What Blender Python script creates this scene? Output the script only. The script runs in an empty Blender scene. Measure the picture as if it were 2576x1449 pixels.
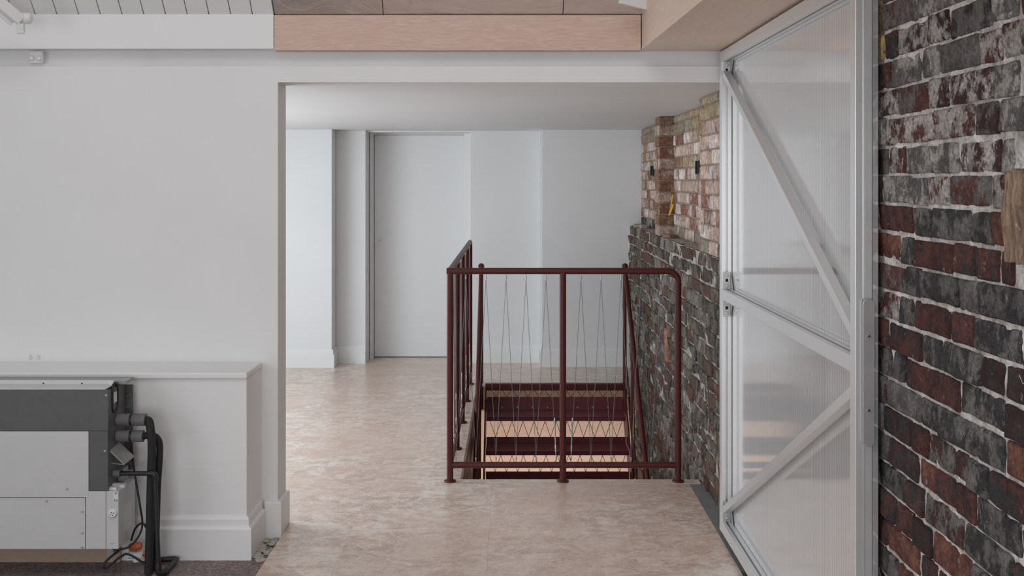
import bpy, math, random
from mathutils import Vector, Matrix, noise
random.seed(7)
R = math.radians
scene = bpy.context.scene
C = scene.collection
H = 1.56                      # eye height
F = 2700.0                    # focal length in pixels of the 2576 px wide frame
CX, CY = 1288.0, 456.0        # principal vanishing point

# ------------------------------------------------------------------ camera
cd = bpy.data.cameras.new('camera'); cam = bpy.data.objects.new('camera', cd); C.objects.link(cam)
cam.location = (0, 0, H); cam.rotation_euler = (R(90), 0, 0)
cd.sensor_width = 36.0; cd.sensor_fit = 'HORIZONTAL'; cd.lens = F / 2576 * 36
cd.shift_x = 0.0; cd.shift_y = -(724.5 - CY) / 2576
cd.clip_start = 0.05
scene.camera = cam
scene.view_settings.view_transform = 'Standard'; scene.view_settings.look = 'None'
scene.view_settings.gamma = 1.0; scene.view_settings.use_curve_mapping = False
scene.view_settings.exposure = 0.0
# ------------------------------------------------------------------ world and daylight
w = bpy.data.worlds.new('overcast'); scene.world = w; w.use_nodes = True
w.node_tree.nodes['Background'].inputs[0].default_value = (0.86, 0.93, 1.0, 1)
w.node_tree.nodes['Background'].inputs[1].default_value = 0.6
def area(name, loc, tgt, sx, sy, power, col=(1, 1, 1)):
    l = bpy.data.lights.new(name, 'AREA'); l.shape = 'RECTANGLE'; l.size = sx; l.size_y = sy
    l.energy = power; l.color = col
    o = bpy.data.objects.new(name, l); C.objects.link(o); o.location = loc
    d = Vector(tgt) - Vector(loc); o.rotation_euler = d.to_track_quat('-Z', 'Y').to_euler()
    return o
# rooflight over the front room, tall window behind the viewer, added fill from the left, window of the far room, added fill under the stairs
area('rooflight_daylight', (-0.7, 1.3, 4.55), (-0.7, 1.31, 0), 2.2, 1.8, 36, (0.96, 0.985, 1.0))
area('rear_window_daylight', (-1.0, -2.9, 1.45), (-1.0, 0, 1.25), 3.0, 2.2, 72, (0.97, 0.99, 1.0))
area('side_window_daylight', (-3.22, 6.45, 1.05), (0, 6.45, 1.0), 2.6, 1.5, 68, (0.82, 0.925, 1.0))
area('left_fill_light', (-4.12, 0.4, 1.55), (0, 0.9, 1.4), 3.0, 2.1, 40, (0.95, 0.98, 1.0))  # unseen source, added to brighten the translucent door and the near bricks
area('lower_fill_light', (0.35, 7.2, -2.2), (0.35, 8.62, -0.75), 1.0, 0.5, 40, (1.0, 0.97, 0.94))  # unseen source, added to light the plywood behind the treads

# ------------------------------------------------------------------ materials
class NT:
    def __init__(s, name):
        m = bpy.data.materials.new(name); m.use_nodes = True; s.m = m; s.t = m.node_tree
        s.b = s.t.nodes['Principled BSDF']; s.out = s.t.nodes['Material Output']
    def n(s, typ, ins=None, **kw):
        nd = s.t.nodes.new(typ)
        for k, v in kw.items(): setattr(nd, k, v)
        for k, v in (ins or {}).items():
            if isinstance(v, bpy.types.NodeSocket): s.t.links.new(v, nd.inputs[k])
            else: nd.inputs[k].default_value = v
        return nd
    def set(s, **kw):
        for k, v in kw.items():
            k = k.replace('_', ' ')
            if isinstance(v, bpy.types.NodeSocket): s.t.links.new(v, s.b.inputs[k])
            else: s.b.inputs[k].default_value = v
    def pos(s, sc=(1, 1, 1), rand=False):
        g = s.n('ShaderNodeNewGeometry')
        v = g.outputs['Position']
        mp = s.n('ShaderNodeMapping', {'Vector': v, 'Scale': sc})
        v = mp.outputs[0]
        if rand:
            oi = s.n('ShaderNodeObjectInfo')
            mu = s.n('ShaderNodeMath', {0: oi.outputs['Random'], 1: 57.0}, operation='MULTIPLY')
            v = s.n('ShaderNodeVectorMath', {0: v, 1: mu.outputs[0]}, operation='ADD').outputs[0]
        return v
    def noise(s, v, scale, detail=4, rough=.55, dist=0.0):
        return s.n('ShaderNodeTexNoise', {'Vector': v, 'Scale': scale, 'Detail': detail, 'Roughness': rough, 'Distortion': dist}).outputs['Fac']
    def ramp(s, f, stops):
        nd = s.n('ShaderNodeValToRGB', {0: f}); e = nd.color_ramp.elements
        while len(e) < len(stops): e.new(0.5)
        for el, (p, c) in zip(e, stops):
            el.position = p; el.color = (c, c, c, 1) if not isinstance(c, (tuple, list)) else (*c[:3], 1)
        return nd.outputs['Color']
    def mix(s, f, a, b, mode='MIX'):
        nd = s.n('ShaderNodeMix', data_type='RGBA', blend_type=mode)
        for i, v in ((0, f), (6, a), (7, b)):
            if isinstance(v, bpy.types.NodeSocket): s.t.links.new(v, nd.inputs[i])
            else: nd.inputs[i].default_value = v if i == 0 else (*v[:3], 1)
        return nd.outputs[2]
    def bump(s, h, strength=.3, dist=.01):
        nd = s.n('ShaderNodeBump', {'Height': h, 'Strength': strength, 'Distance': dist})
        s.t.links.new(nd.outputs[0], s.b.inputs['Normal'])

M = {}
def paint(name, col, rough=.55, mott=.03, bump=.05):
    t = NT(name); v = t.pos()
    n1 = t.noise(v, 1.7, 5); n2 = t.noise(v, 60, 3)
    c = t.mix(t.ramp(n1, [(.35, 0.0), (.65, 1.0)]), [x * (1 - mott) for x in col], col)
    t.set(Base_Color=c, Roughness=rough); t.bump(n2, bump, .002); M[name] = t.m
paint('white_wall', (.80, .80, .80))
paint('white_trim', (.82, .82, .815), .38, .02, .03)
paint('white_timber', (.80, .80, .80), .5, .06, .25)
paint('white_door', (.80, .80, .80), .42, .01, .02)
paint('band_paint', (.74, .74, .75), .5, .10, .35)

def wood(name, c0, c1, c2, sc, scale=1.0, rough=.5, dist=1.2, fine=(2, 60), rand=True, coat=0.0):
    t = NT(name); v = t.pos(sc, rand)
    big = t.noise(v, 2.2 * scale, 3, .5, dist)
    bands = t.n('ShaderNodeMath', {0: t.n('ShaderNodeMath', {0: big, 1: 9.0}, operation='MULTIPLY').outputs[0]}, operation='FRACT').outputs[0]
    bands = t.ramp(bands, [(0, .15), (.35, .55), (.8, 1.0), (1.0, .15)])
    fin = t.noise(v, 14 * scale, 6, .65, .6)
    c = t.mix(t.ramp(fin, [(.3, 0.0), (.7, 1.0)]), c0, c1)
    c = t.mix(t.n('ShaderNodeMath', {0: bands, 1: .6}, operation='MULTIPLY').outputs[0], c, c2)
    t.set(Base_Color=c, Roughness=rough, Coat_Weight=coat, Coat_Roughness=.3); t.bump(fin, .08, .003)
    M[name] = t.m
wood('fascia_ply', (.60, .41, .335), (.75, .57, .485), (.56, .37, .295), (1, 1, 9), 1.0, .5)
wood('soffit_ply', (.66, .50, .41), (.80, .64, .54), (.73, .57, .47), (9, 1, 9), .5, .5, .6)
wood('lining_ply', (.60, .44, .34), (.72, .56, .45), (.66, .50, .40), (1, 9, 9), .5, .45, .6)
wood('dark_edge', (.16, .10, .07), (.26, .165, .115), (.2, .13, .09), (8, 1, 8), 1, .6)
wood('batten', (.36, .26, .21), (.45, .33, .27), (.4, .3, .24), (1, 8, 8), 1, .6)
def floor_ply():
    t = NT('floor_ply'); v = t.pos((1, 2.6, 1), True); p = t.pos()
    a = t.noise(t.pos((1, 1.0, 1), True), 9, 6, .6, 1.6); b = t.noise(t.pos((1, 2.0, 1), True), 6, 6, .66, .9); d = t.noise(p, 1.5, 5, .6, .6)
    c = t.mix(t.ramp(a, [(.40, 0.0), (.58, 1.0)]), (.61, .455, .37), (.85, .735, .65))
    c = t.mix(t.ramp(b, [(.40, .85), (.54, 0.0)]), c, (.48, .315, .23))
    c = t.mix(t.ramp(t.noise(t.pos((1, 1.2, 1), True), 14, 5, .62, 1.8), [(.54, 0.0), (.62, .65)]), c, (.87, .77, .69))
    c = t.mix(t.ramp(d, [(.38, 0.0), (.62, .7)]), c, (.68, .475, .375))
    sw = t.ramp(t.noise(t.pos((1, .9, 1), True), 10, 2, .5, 2.2), [(.47, 0.0), (.495, .6), (.52, 0.0)])
    c = t.mix(sw, c, (.86, .76, .69))
    sw = t.ramp(t.noise(t.pos((1, 1.1, 1), True), 13, 2, .5, 2.0), [(.43, 0.0), (.455, .5), (.48, 0.0)])
    c = t.mix(sw, c, (.44, .28, .20))
    t.set(Base_Color=c, Roughness=.45, Coat_Weight=.85, Coat_Roughness=.30, Coat_IOR=1.6); t.bump(a, .04, .003); M['floor_ply'] = t.m
floor_ply()
def terrazzo():
    t = NT('rough_floor'); p = t.pos()
    vo = t.n('ShaderNodeTexVoronoi', {'Vector': p, 'Scale': 130.0}).outputs['Color']
    sep = t.n('ShaderNodeSeparateColor', {0: vo})
    c = t.mix(t.ramp(sep.outputs[0], [(.0, 0.0), (1, 1.0)]), (.13, .10, .10), (.34, .30, .295))
    c = t.mix(t.ramp(sep.outputs[1], [(.8, 0.0), (.83, 1.0)]), c, (.24, .12, .10))
    c = t.mix(t.ramp(t.noise(p, 7, 4), [(.4, 0.0), (.65, .45)]), c, (.16, .135, .13))
    t.set(Base_Color=c, Roughness=.8); t.bump(sep.outputs[0], .2, .003); M['rough_floor'] = t.m
terrazzo()
def brick_mat(name, nz=.5, bstr=.7, sc=11, lo=.47, hi=.55):
    t = NT(name); p = t.pos(); v = t.pos((1, 1, nz))
    ca = t.n('ShaderNodeAttribute', attribute_name='ca').outputs['Color']
    cb = t.n('ShaderNodeAttribute', attribute_name='cb').outputs['Color']
    m1 = t.ramp(t.noise(v, sc, 10, .74, .25), [(lo, 0.0), (hi, 1.0)])
    c = t.mix(m1, ca, cb)
    n2 = t.noise(p, 95, 6, .75); n3 = t.noise(p, 26, 5, .6)
    c = t.mix(1.0, c, t.ramp(n2, [(.28, .35), (.5, .95), (.70, 1.6)]), 'MULTIPLY')
    c = t.mix(1.0, c, t.ramp(n3, [(.3, .6), (.6, 1.15)]), 'MULTIPLY')
    pit = t.ramp(t.n('ShaderNodeTexVoronoi', {'Vector': p, 'Scale': 85.0}).outputs['Distance'], [(.06, .12), (.24, 1.0)])
    c = t.mix(.55, c, pit, 'MULTIPLY')
    c = t.mix(t.ramp(t.noise(p, 33, 4, .7), [(.63, 0.0), (.74, .7)]), c, (.42, .385, .365))
    t.set(Base_Color=c, Roughness=.82, Specular_IOR_Level=.35)
    h = t.mix(.5, n2, pit, 'MULTIPLY'); h = t.mix(.6, h, n3, 'ADD'); t.bump(h, bstr, .008)
    M[name] = t.m
brick_mat('brick_old', .85, .8, 15, .465, .53); brick_mat('brick_pale', .7, .3, 17, .5, .62)
def mortar(name, c0, c1):
    t = NT(name); p = t.pos()
    n1 = t.noise(p, 16, 6, .65); n2 = t.noise(p, 90, 4, .7)
    c = t.mix(t.ramp(n1, [(.38, 0.0), (.6, 1.0)]), c0, c1)
    c = t.mix(1.0, c, t.ramp(n2, [(.3, .55), (.55, 1.05)]), 'MULTIPLY')
    t.set(Base_Color=c, Roughness=.9); t.bump(n2, .7, .006); M[name] = t.m
mortar('mortar_white', (.46, .41, .385), (.82, .77, .74)); mortar('mortar_grey', (.30, .26, .225), (.58, .53, .48))
mortar('mortar_tan', (.25, .19, .13), (.38, .31, .23))
def simple(name, col, rough=.5, metal=0.0, nz=0.0, spec=.5, sc=(1, 1, 1), nscale=40):
    t = NT(name); n1 = t.noise(t.pos(sc), nscale, 4, .6)
    c = t.mix(n1, [x * (1 - nz) for x in col], [x * (1 + nz) for x in col])
    t.set(Base_Color=c, Roughness=rough, Metallic=metal, Specular_IOR_Level=spec); M[name] = t.m
simple('oxide_red', (.088, .017, .0155), .42, 0, .10, .3)
simple('oxide_tread', (.165, .040, .047), .3, 0, .12)
simple('steel_cable', (.20, .195, .19), .45, .5, .1)
simple('dark_cable', (.03, .028, .03), .4, .3, .1)
simple('aluminium', (.76, .76, .765), .36, .6, .03, sc=(30, 30, .5))
simple('zinc', (.47, .47, .46), .42, .8, .25, nscale=60)
simple('brushed_steel', (.56, .54, .545), .34, .6, .06, sc=(60, 60, .6))
simple('galvanised_dark', (.115, .115, .115), .5, .25, .16, nscale=25)
simple('galvanised_light', (.60, .60, .60), .42, .15, .05, nscale=12)
simple('galvanised_mid', (.34, .34, .34), .45, .4, .12, nscale=22)
simple('black_plastic', (.012, .012, .013), .42, 0, .2)
simple('black_foam', (.016, .016, .017), .8, 0, .3)
simple('grey_foam', (.145, .145, .147), .75, 0, .12)
simple('orange_plastic', (.62, .12, .035), .45, 0, .08)
simple('yellow_plastic', (.72, .42, .04), .5, 0, .08)
simple('white_plastic', (.70, .70, .70), .4, 0, .03)
simple('black_void', (.004, .004, .004), .9)
simple('strip_metal', (.30, .31, .31), .48, .5, .18, nscale=14)
simple('rubble', (.42, .38, .34), .9, 0, .6, nscale=18)
simple('terracotta', (.24, .13, .095), .85, 0, .4, nscale=25)
simple('label_print', (.25, .25, .25), .6)
def foil():
    t = NT('foil'); v = t.pos((1, 3, 3)); n1 = t.noise(v, 5, 4, .5, 1.2); n2 = t.noise(t.pos(), 22, 3)
    t.set(Base_Color=(.68, .60, .565, 1), Metallic=.72, Roughness=.27); t.bump(n1, .35, .02); M['foil'] = t.m
foil()
def old_timber():
    t = NT('old_timber'); v = t.pos((9, 9, 1)); a = t.noise(v, 9, 7, .7, .8); p = t.pos()
    c = t.mix(t.ramp(a, [(.3, 0.0), (.65, 1.0)]), (.12, .075, .05), (.46, .32, .22))
    c = t.mix(t.ramp(t.noise(t.pos((1, 1, .5)), 24, 2), [(.72, 0.0), (.75, 1.0)]), c, (.78, .76, .74))
    t.set(Base_Color=c, Roughness=.85); t.bump(a, .9, .01); M['old_timber'] = t.m
old_timber()
def polycarb():
    t = NT('polycarbonate'); nd = t.t.nodes; p = t.pos()
    sep = t.n('ShaderNodeSeparateXYZ', {0: p})
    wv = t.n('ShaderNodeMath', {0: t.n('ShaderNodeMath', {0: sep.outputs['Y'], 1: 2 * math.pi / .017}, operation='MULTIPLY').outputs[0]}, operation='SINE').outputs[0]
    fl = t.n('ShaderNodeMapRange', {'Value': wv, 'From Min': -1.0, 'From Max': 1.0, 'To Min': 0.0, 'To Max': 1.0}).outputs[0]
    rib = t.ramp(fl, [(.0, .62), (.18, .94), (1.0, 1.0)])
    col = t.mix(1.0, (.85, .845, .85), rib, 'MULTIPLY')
    dif = t.n('ShaderNodeBsdfDiffuse', {'Color': col})
    trl = t.n('ShaderNodeBsdfTranslucent', {'Color': col})
    d2 = t.n('ShaderNodeMixShader', {0: .10, 1: dif.outputs[0], 2: trl.outputs[0]})
    tr = t.n('ShaderNodeBsdfTransparent', {'Color': (.8, .8, .8, 1)})
    body = t.n('ShaderNodeMixShader', {0: .05, 1: d2.outputs[0], 2: tr.outputs[0]})
    strk = t.noise(t.pos((1, 60, .4)), 3, 3)
    bp = t.n('ShaderNodeBump', {'Height': t.mix(.5, fl, strk), 'Strength': .03, 'Distance': .004})
    gl = t.n('ShaderNodeBsdfAnisotropic', {'Color': (1, 1, 1, 1), 'Roughness': .07, 'Normal': bp.outputs[0]})
    fr = t.n('ShaderNodeFresnel', {'IOR': 4.2})
    mx = t.n('ShaderNodeMixShader', {0: fr.outputs[0], 1: body.outputs[0], 2: gl.outputs[0]})
    t.t.links.new(mx.outputs[0], t.out.inputs[0]); M['polycarbonate'] = t.m
polycarb()

# ------------------------------------------------------------------ mesh helpers
class MB:
    def __init__(s): s.v = []; s.f = []; s.sm = []
    def add(s, vs, fs, smooth=False):
        k = len(s.v); s.v += [tuple(v) for v in vs]; s.f += [tuple(i + k for i in f) for f in fs]; s.sm += [smooth] * len(fs); return s
    def box(s, x0, x1, y0, y1, z0, z1):
        v = [(x, y, z) for x in (x0, x1) for y in (y0, y1) for z in (z0, z1)]
        return s.add(v, [(0, 1, 3, 2), (4, 6, 7, 5), (0, 4, 5, 1), (2, 3, 7, 6), (0, 2, 6, 4), (1, 5, 7, 3)])
    def obox(s, p0, p1, wa, wb, ref=(0, 0, 1)):
        """box along p0-p1, wa across (ref x dir), wb along the third axis"""
        p0, p1 = Vector(p0), Vector(p1); d = (p1 - p0).normalized(); a = Vector(ref).cross(d).normalized(); b = d.cross(a)
        v = [p + a * (sa * wa / 2) + b * (sb * wb / 2) for p in (p0, p1) for sa in (-1, 1) for sb in (-1, 1)]
        return s.add(v, [(0, 1, 3, 2), (4, 6, 7, 5), (0, 4, 5, 1), (2, 3, 7, 6), (0, 2, 6, 4), (1, 5, 7, 3)])
    def tube(s, pts, r, n=10, caps=True):
        pts = [Vector(p) for p in pts]; rs = r if isinstance(r, (list, tuple)) else [r] * len(pts)
        rings = []; a = None
        for i, p in enumerate(pts):
            d = (pts[min(i + 1, len(pts) - 1)] - pts[max(i - 1, 0)]).normalized()
            if a is None: a = d.orthogonal().normalized()
            a = (a - d * a.dot(d)).normalized(); b = d.cross(a)
            k = 1.0
            if 0 < i < len(pts) - 1:
                d0 = (p - pts[i - 1]).normalized(); k = 1 / max(.5, d0.dot(d))
            rings.append([p + (a * math.cos(2 * math.pi * j / n) + b * math.sin(2 * math.pi * j / n)) * rs[i] * (k if k < 1.45 else 1.45) for j in range(n)])
        vs = [v for rg in rings for v in rg]
        fs = [(i * n + j, i * n + (j + 1) % n, (i + 1) * n + (j + 1) % n, (i + 1) * n + j) for i in range(len(pts) - 1) for j in range(n)]
        s.add(vs, fs, True)
        if caps:
            s.add(rings[0], [tuple(range(n))[::-1]]); s.add(rings[-1], [tuple(range(n))])
        return s
    def prism(s, prof, p0, p1, u, v):
        """closed 2D profile (a,b) swept from p0 to p1; a along u, b along v"""
        p0, p1, u, v = Vector(p0), Vector(p1), Vector(u), Vector(v); n = len(prof)
        vs = [p + u * a + v * b for p in (p0, p1) for a, b in prof]
        fs = [(j, (j + 1) % n, n + (j + 1) % n, n + j) for j in range(n)] + [tuple(range(n))[::-1], tuple(range(n, 2 * n))]
        return s.add(vs, fs)
    def build(s, name, mat, parent=None, bev=0, seg=2):
        me = bpy.data.meshes.new(name); me.from_pydata(s.v, [], s.f); me.update()
        me.polygons.foreach_set('use_smooth', s.sm)
        if isinstance(mat, str): mat = M[mat]
        me.materials.append(mat)
        import bmesh
        bm = bmesh.new(); bm.from_mesh(me); bmesh.ops.recalc_face_normals(bm, faces=bm.faces[:]); bm.to_mesh(me); bm.free()
        o = bpy.data.objects.new(name, me); C.objects.link(o); o.parent = parent
        if bev:
            m = o.modifiers.new('bevel', 'BEVEL'); m.width = bev; m.segments = seg; m.limit_method = 'ANGLE'; m.angle_limit = R(50)
        return o
def tag(o, label=None, cat=None, group=None, kind=None):
    if label: o['label'] = label
    if cat: o['category'] = cat
    if group: o['group'] = group
    if kind: o['kind'] = kind
    return o
def empty(name, loc=(0, 0, 0)):
    o = bpy.data.objects.new(name, None); C.objects.link(o); o.location = loc; o.empty_display_size = .05
    return o
class Thing:
    """Empty at the base; children are given in world coordinates"""
    def __init__(s, name, loc, label, cat, group=None, kind=None):
        s.e = empty(name, loc); s.loc = Vector(loc); tag(s.e, label, cat, group, kind)
    def part(s, name, mb, mat, bev=0, seg=2):
        mb.v = [tuple(Vector(v) - s.loc) for v in mb.v]
        return mb.build(name, mat, s.e, bev, seg)
    def sub(s, par, name, mb, mat, bev=0, seg=2):
        mb.v = [tuple(Vector(v) - s.loc) for v in mb.v]
        return mb.build(name, mat, par, bev, seg)
def P(x, y, Y):
    """photo pixel at a known depth -> world point"""
    return Vector(((x - CX) * Y / F, Y, H - (y - CY) * Y / F))
def arc(c, a, b, r, t0, t1, n=6):
    c, a, b = Vector(c), Vector(a), Vector(b)
    return [c + a * (r * math.cos(t)) + b * (r * math.sin(t)) for t in [t0 + (t1 - t0) * i / n for i in range(n + 1)]]
def smooth_path(pts, n=8):
    pts = [Vector(p) for p in pts]; out = []
    q = [2 * pts[0] - pts[1]] + pts + [2 * pts[-1] - pts[-2]]
    for i in range(1, len(q) - 2):
        for k in range(n):
            t = k / n; p0, p1, p2, p3 = q[i - 1:i + 3]
            out.append(.5 * ((2 * p1) + (p2 - p0) * t + (2 * p0 - 5 * p1 + 4 * p2 - p3) * t * t + (3 * p1 - p0 - 3 * p2 + p3) * t ** 3))
    return out + [pts[-1]]

# ------------------------------------------------------------------ room shell
YW, YWB = 4.74, 4.907            # front wall faces
XJ = -1.034                      # left jamb of the opening
XB = .985                        # brick face
ZC = 1.997                       # far ceiling / lintel underside
ZS = 2.136                       # soffit height
YB = 9.7
wf = MB().box(-4.2, XJ, YW, YWB, -.3, 2.068).box(XJ, 1.3, YW, YWB, ZC, 2.068).box(-4.2, 1.3, YW + .05, YWB, 2.068, 2.6)
tag(wf.build('wall_front', 'white_wall'), 'white painted wall with the wide opening into the stair room', 'wall', kind='structure')
tag(MB().box(-4.2, 1.0, YW + .012, YW + .049, 2.0682, ZS + .03).build('trim_1', 'band_paint'), 'grey-white painted beam running just under the fascia boards', 'beam', kind='structure')
tag(MB().box(-4.2, -1.044, 4.70, YW + .008, ZS + .004, 2.292).build('trim_2', 'white_trim', None, .002), 'white painted fascia board under the boarded ceiling slope', 'fascia', kind='structure')
tag(MB().box(-1.0415, .565, 4.70, YW + .008, ZS - .003, 2.288).build('trim_3', 'fascia_ply', None, .002), 'pinkish plywood fascia board over the wide opening', 'fascia', kind='structure')
sl = .03
def xs(y): return .5675 + sl * (4.7 - y)
# soffit with boxed edge
so = MB(); y0, y1 = 1.0, YW + .011
so.add([(xs(y0), y0, ZS), (xs(y1), y1, ZS), (XB + .2, y1, ZS), (XB + .2, y0, ZS), (xs(y0), y0, ZS + .012), (xs(y1), y1, ZS + .012), (XB + .2, y1, ZS + .012), (XB + .2, y0, ZS + .012)],
       [(0, 1, 2, 3), (7, 6, 5, 4), (0, 4, 5, 1), (1, 5, 6, 2), (2, 6, 7, 3), (3, 7, 4, 0)])
tag(so.build('ceiling_soffit', 'soffit_ply'), 'plywood soffit above the open translucent door', 'soffit', kind='structure')
sp = MB()
y1 = 4.70
sp.add([(xs(y) + d, y, z) for y in (y0, y1) for z in (ZS + .0125, 2.288) for d in (.001, .019)], [(0, 1, 3, 2), (4, 6, 7, 5), (0, 4, 5, 1), (2, 3, 7, 6), (0, 2, 6, 4), (1, 5, 7, 3)])
sp.add([(xs(y) + d, y, z) for y in (y0, y1) for z in (2.2905, 4.7) for d in (.003, .021)], [(0, 1, 3, 2), (4, 6, 7, 5), (0, 4, 5, 1), (2, 3, 7, 6), (0, 2, 6, 4), (1, 5, 7, 3)])
tag(sp.build('trim_4', 'soffit_ply'), 'pale plywood upstand along the edge of the soffit', 'upstand', kind='structure')
# roof slope: boards left, foil in the middle
RS = 1.12
def roof(x, y, off=0): return (x, y + off * .746, 2.291 + (4.71 - y) * RS + off * .666)
YR = 2.65
ceil = MB()
ceil.add([roof(-4.2, 4.75, .06), roof(1.2, 4.75, .06), roof(1.2, YR, .06), roof(-4.2, YR, .06)], [(0, 1, 2, 3)])
ceil.box(-4.2, 1.2, 2.25, YR + .05, 4.60, 4.66); ceil.box(-4.2, 1.2, -3.0, .35, 4.60, 4.66)
ceil.box(-4.2, -3.25, .35, 2.25, 4.60, 4.66); ceil.box(.45, 1.2, .35, 2.25, 4.60, 4.66)
ce = tag(ceil.build('ceiling', 'white_wall'), 'sloping ceiling of white boards and bare foil insulation', 'ceiling', kind='structure')
def slope_board(x0, x1, t, name, mat, bev):
    a = Vector(roof(0, 4.71)); b = Vector(roof(0, YR)); d = (b - a).normalized(); nrm = Vector((0, d.z, -d.y)) * -1
    if nrm.z < 0: nrm = -nrm
    m = MB()
    q = [a + Vector((x, 0, 0)) + nrm * h for x in (x0, x1) for h in (0, t)] + [b + Vector((x, 0, 0)) + nrm * h for x in (x0, x1) for h in (0, t)]
    m.add(q, [(0, 1, 3, 2), (4, 6, 7, 5), (0, 4, 5, 1), (2, 3, 7, 6), (0, 2, 6, 4), (1, 5, 7, 3)])
    return m.build(name, mat, ce, bev, 1)
x = -1.046
for i in range(24):
    slope_board(x - .0915, x, .02, 'ceiling_board', 'white_timber', .002); x -= .0953
for a, b in ((-1.040, -.566), (-.563, .222), (.225, .60)):
    slope_board(a, b, .03, 'foil_panel', 'foil', .001)
# remaining shell of the front room
tag(MB().box(-4.4, -4.2, -3.0, YWB, -.3, .5).box(-4.4, -4.2, -3.0, YWB, 2.6, 4.7).box(-4.4, -4.2, -3.0, -1.1, .5, 2.6).box(-4.4, -4.2, 1.9, YWB, .5, 2.6).build('wall_left', 'white_wall'), 'white side wall of the front room with a wide opening added for the fill light', 'wall', kind='structure')
tag(MB().box(-4.2, 1.3, -3.2, -3.0, -.3, .4).box(-4.2, 1.3, -3.2, -3.0, 2.7, 4.7).box(-4.2, -3.75, -3.2, -3.0, .4, 2.7).box(.55, 1.3, -3.2, -3.0, .4, 2.7).build('wall_back', 'white_wall'),
    'white wall with a tall window behind the viewer', 'wall', kind='structure')
# far room shell
tag(MB().box(-3.4, 1.3, YWB, YB, ZC, 2.12).build('ceiling_far', 'white_wall'), 'smooth white ceiling of the stair room', 'ceiling', kind='structure')
tag(MB().box(-3.5, -3.3, YWB, YB, -.3, .3).box(-3.5, -3.3, YWB, YB, 1.8, 2.1).box(-3.5, -3.3, YWB, 5.15, .3, 1.8).box(-3.5, -3.3, 7.75, YB, .3, 1.8).build('wall_far_left', 'white_wall'),
    'white window wall on the left of the stair room', 'wall', kind='structure')
YA, YBb, YC, YD = 9.0, 9.2, 9.24, 9.04
fb = MB().box(-3.3, -1.51, YA, YB, -.3, ZC).box(-1.51, -1.255, YBb, YB, -.3, ZC).box(-1.255, -.36, 9.56, YB, -.3, ZC)
fb.box(-.36, .25, YC, YB, -.3, ZC).box(.25, 1.3, YD, YB, -.3, ZC).box(-1.255, -.36, YC + .02, 9.56, 1.984, ZC)
tag(fb.build('wall_back_far', 'white_wall', None, .004), 'white stepped end wall of the stair room', 'wall', kind='structure')

# skirting profile
SK = [(0, 0), (.022, 0), (.022, .106), (.019, .110), (.012, .114), (.012, .140), (.006, .149), (0, .149)]
SB = [(0, 0), (.024, 0), (.024, .128), (.020, .134), (.012, .139), (.012, .166), (.006, .177), (0, .177)]
SJ = [(0, 0), (.018, 0), (.018, .143), (.014, .149), (0, .149)]
def run(mb, prof, p0, p1, out, m0=0, m1=0):
    """m: +1 outside mitre, -1 inside mitre, 0 square end"""
    p0, p1, u, v = Vector(p0), Vector(p1), Vector(out), Vector((0, 0, 1)); d = (p1 - p0).normalized(); n = len(prof)
    vs = [p0 + u * a + v * b - d * (m0 * a) for a, b in prof] + [p1 + u * a + v * b + d * (m1 * a) for a, b in prof]
    mb.add(vs, [(j, (j + 1) % n, n + (j + 1) % n, n + j) for j in range(n)] + ([] if m0 else [tuple(range(n))[::-1]]) + ([] if m1 else [tuple(range(n, 2 * n))]))
sk = MB(); run(sk, SK, (-3.3, YA, 0), (-1.51, YA, 0), (0, -1, 0), 0, 1); run(sk, SK, (-1.51, YA, 0), (-1.51, YBb, 0), (1, 0, 0), 1, -1)
run(sk, SK, (-1.51, YBb, 0), (-1.255, YBb, 0), (0, -1, 0), -1, 0)
tag(sk.build('baseboard_back_left', 'white_trim'), 'white stepped skirting left of the flush far door', 'skirting', kind='structure')
sk = MB(); run(sk, SK, (-.355, YC, 0), (.25, YC, 0), (0, -1, 0), 0, -1); run(sk, SK, (.25, YC, 0), (.25, YD, 0), (-1, 0, 0), -1, 1); run(sk, SK, (.25, YD, 0), (XB + .01, YD, 0), (0, -1, 0), 1, 0)
tag(sk.build('baseboard_back_right', 'white_trim'), 'white stepped skirting behind the stair head', 'skirting', kind='structure')
SJ = [(0, -.016)] + [(.018, -.016)] + SJ[2:]
sk = MB(); run(sk, SJ, (-1.088, YW, 0), (XJ, YW, 0), (0, -1, 0), 0, 1); run(sk, SJ, (XJ, YW, 0), (XJ, YWB, 0), (1, 0, 0), 1, 0)
tag(sk.build('baseboard_jamb', 'white_trim'), 'white skirting wrapping the left jamb of the opening', 'skirting', kind='structure')
# low boxed-out plinth with sill
XP = -1.108; YP = 4.484
bx = Thing('boxed_ledge', (-2.6, 4.6, -.016), 'white boxed-out ledge low on the wall behind the metal unit', 'ledge', kind='structure')
bx.part('casing', MB().box(-4.2, XP, YP, YW - .001, -.016, .735), 'white_trim', .003)
bx.part('sill', MB().box(-4.2, XP + .004, YP - .014, YW - .001, .7355, .762), 'white_trim', .007, 3)
s2 = MB(); run(s2, SB, (-4.2, YP, -.016), (XP, YP, -.016), (0, -1, 0), 0, 1); run(s2, SB, (XP, YP, -.016), (XP, YW - .019, -.016), (1, 0, 0), 1, 0)
bx.part('skirting', s2, 'white_trim')
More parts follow.
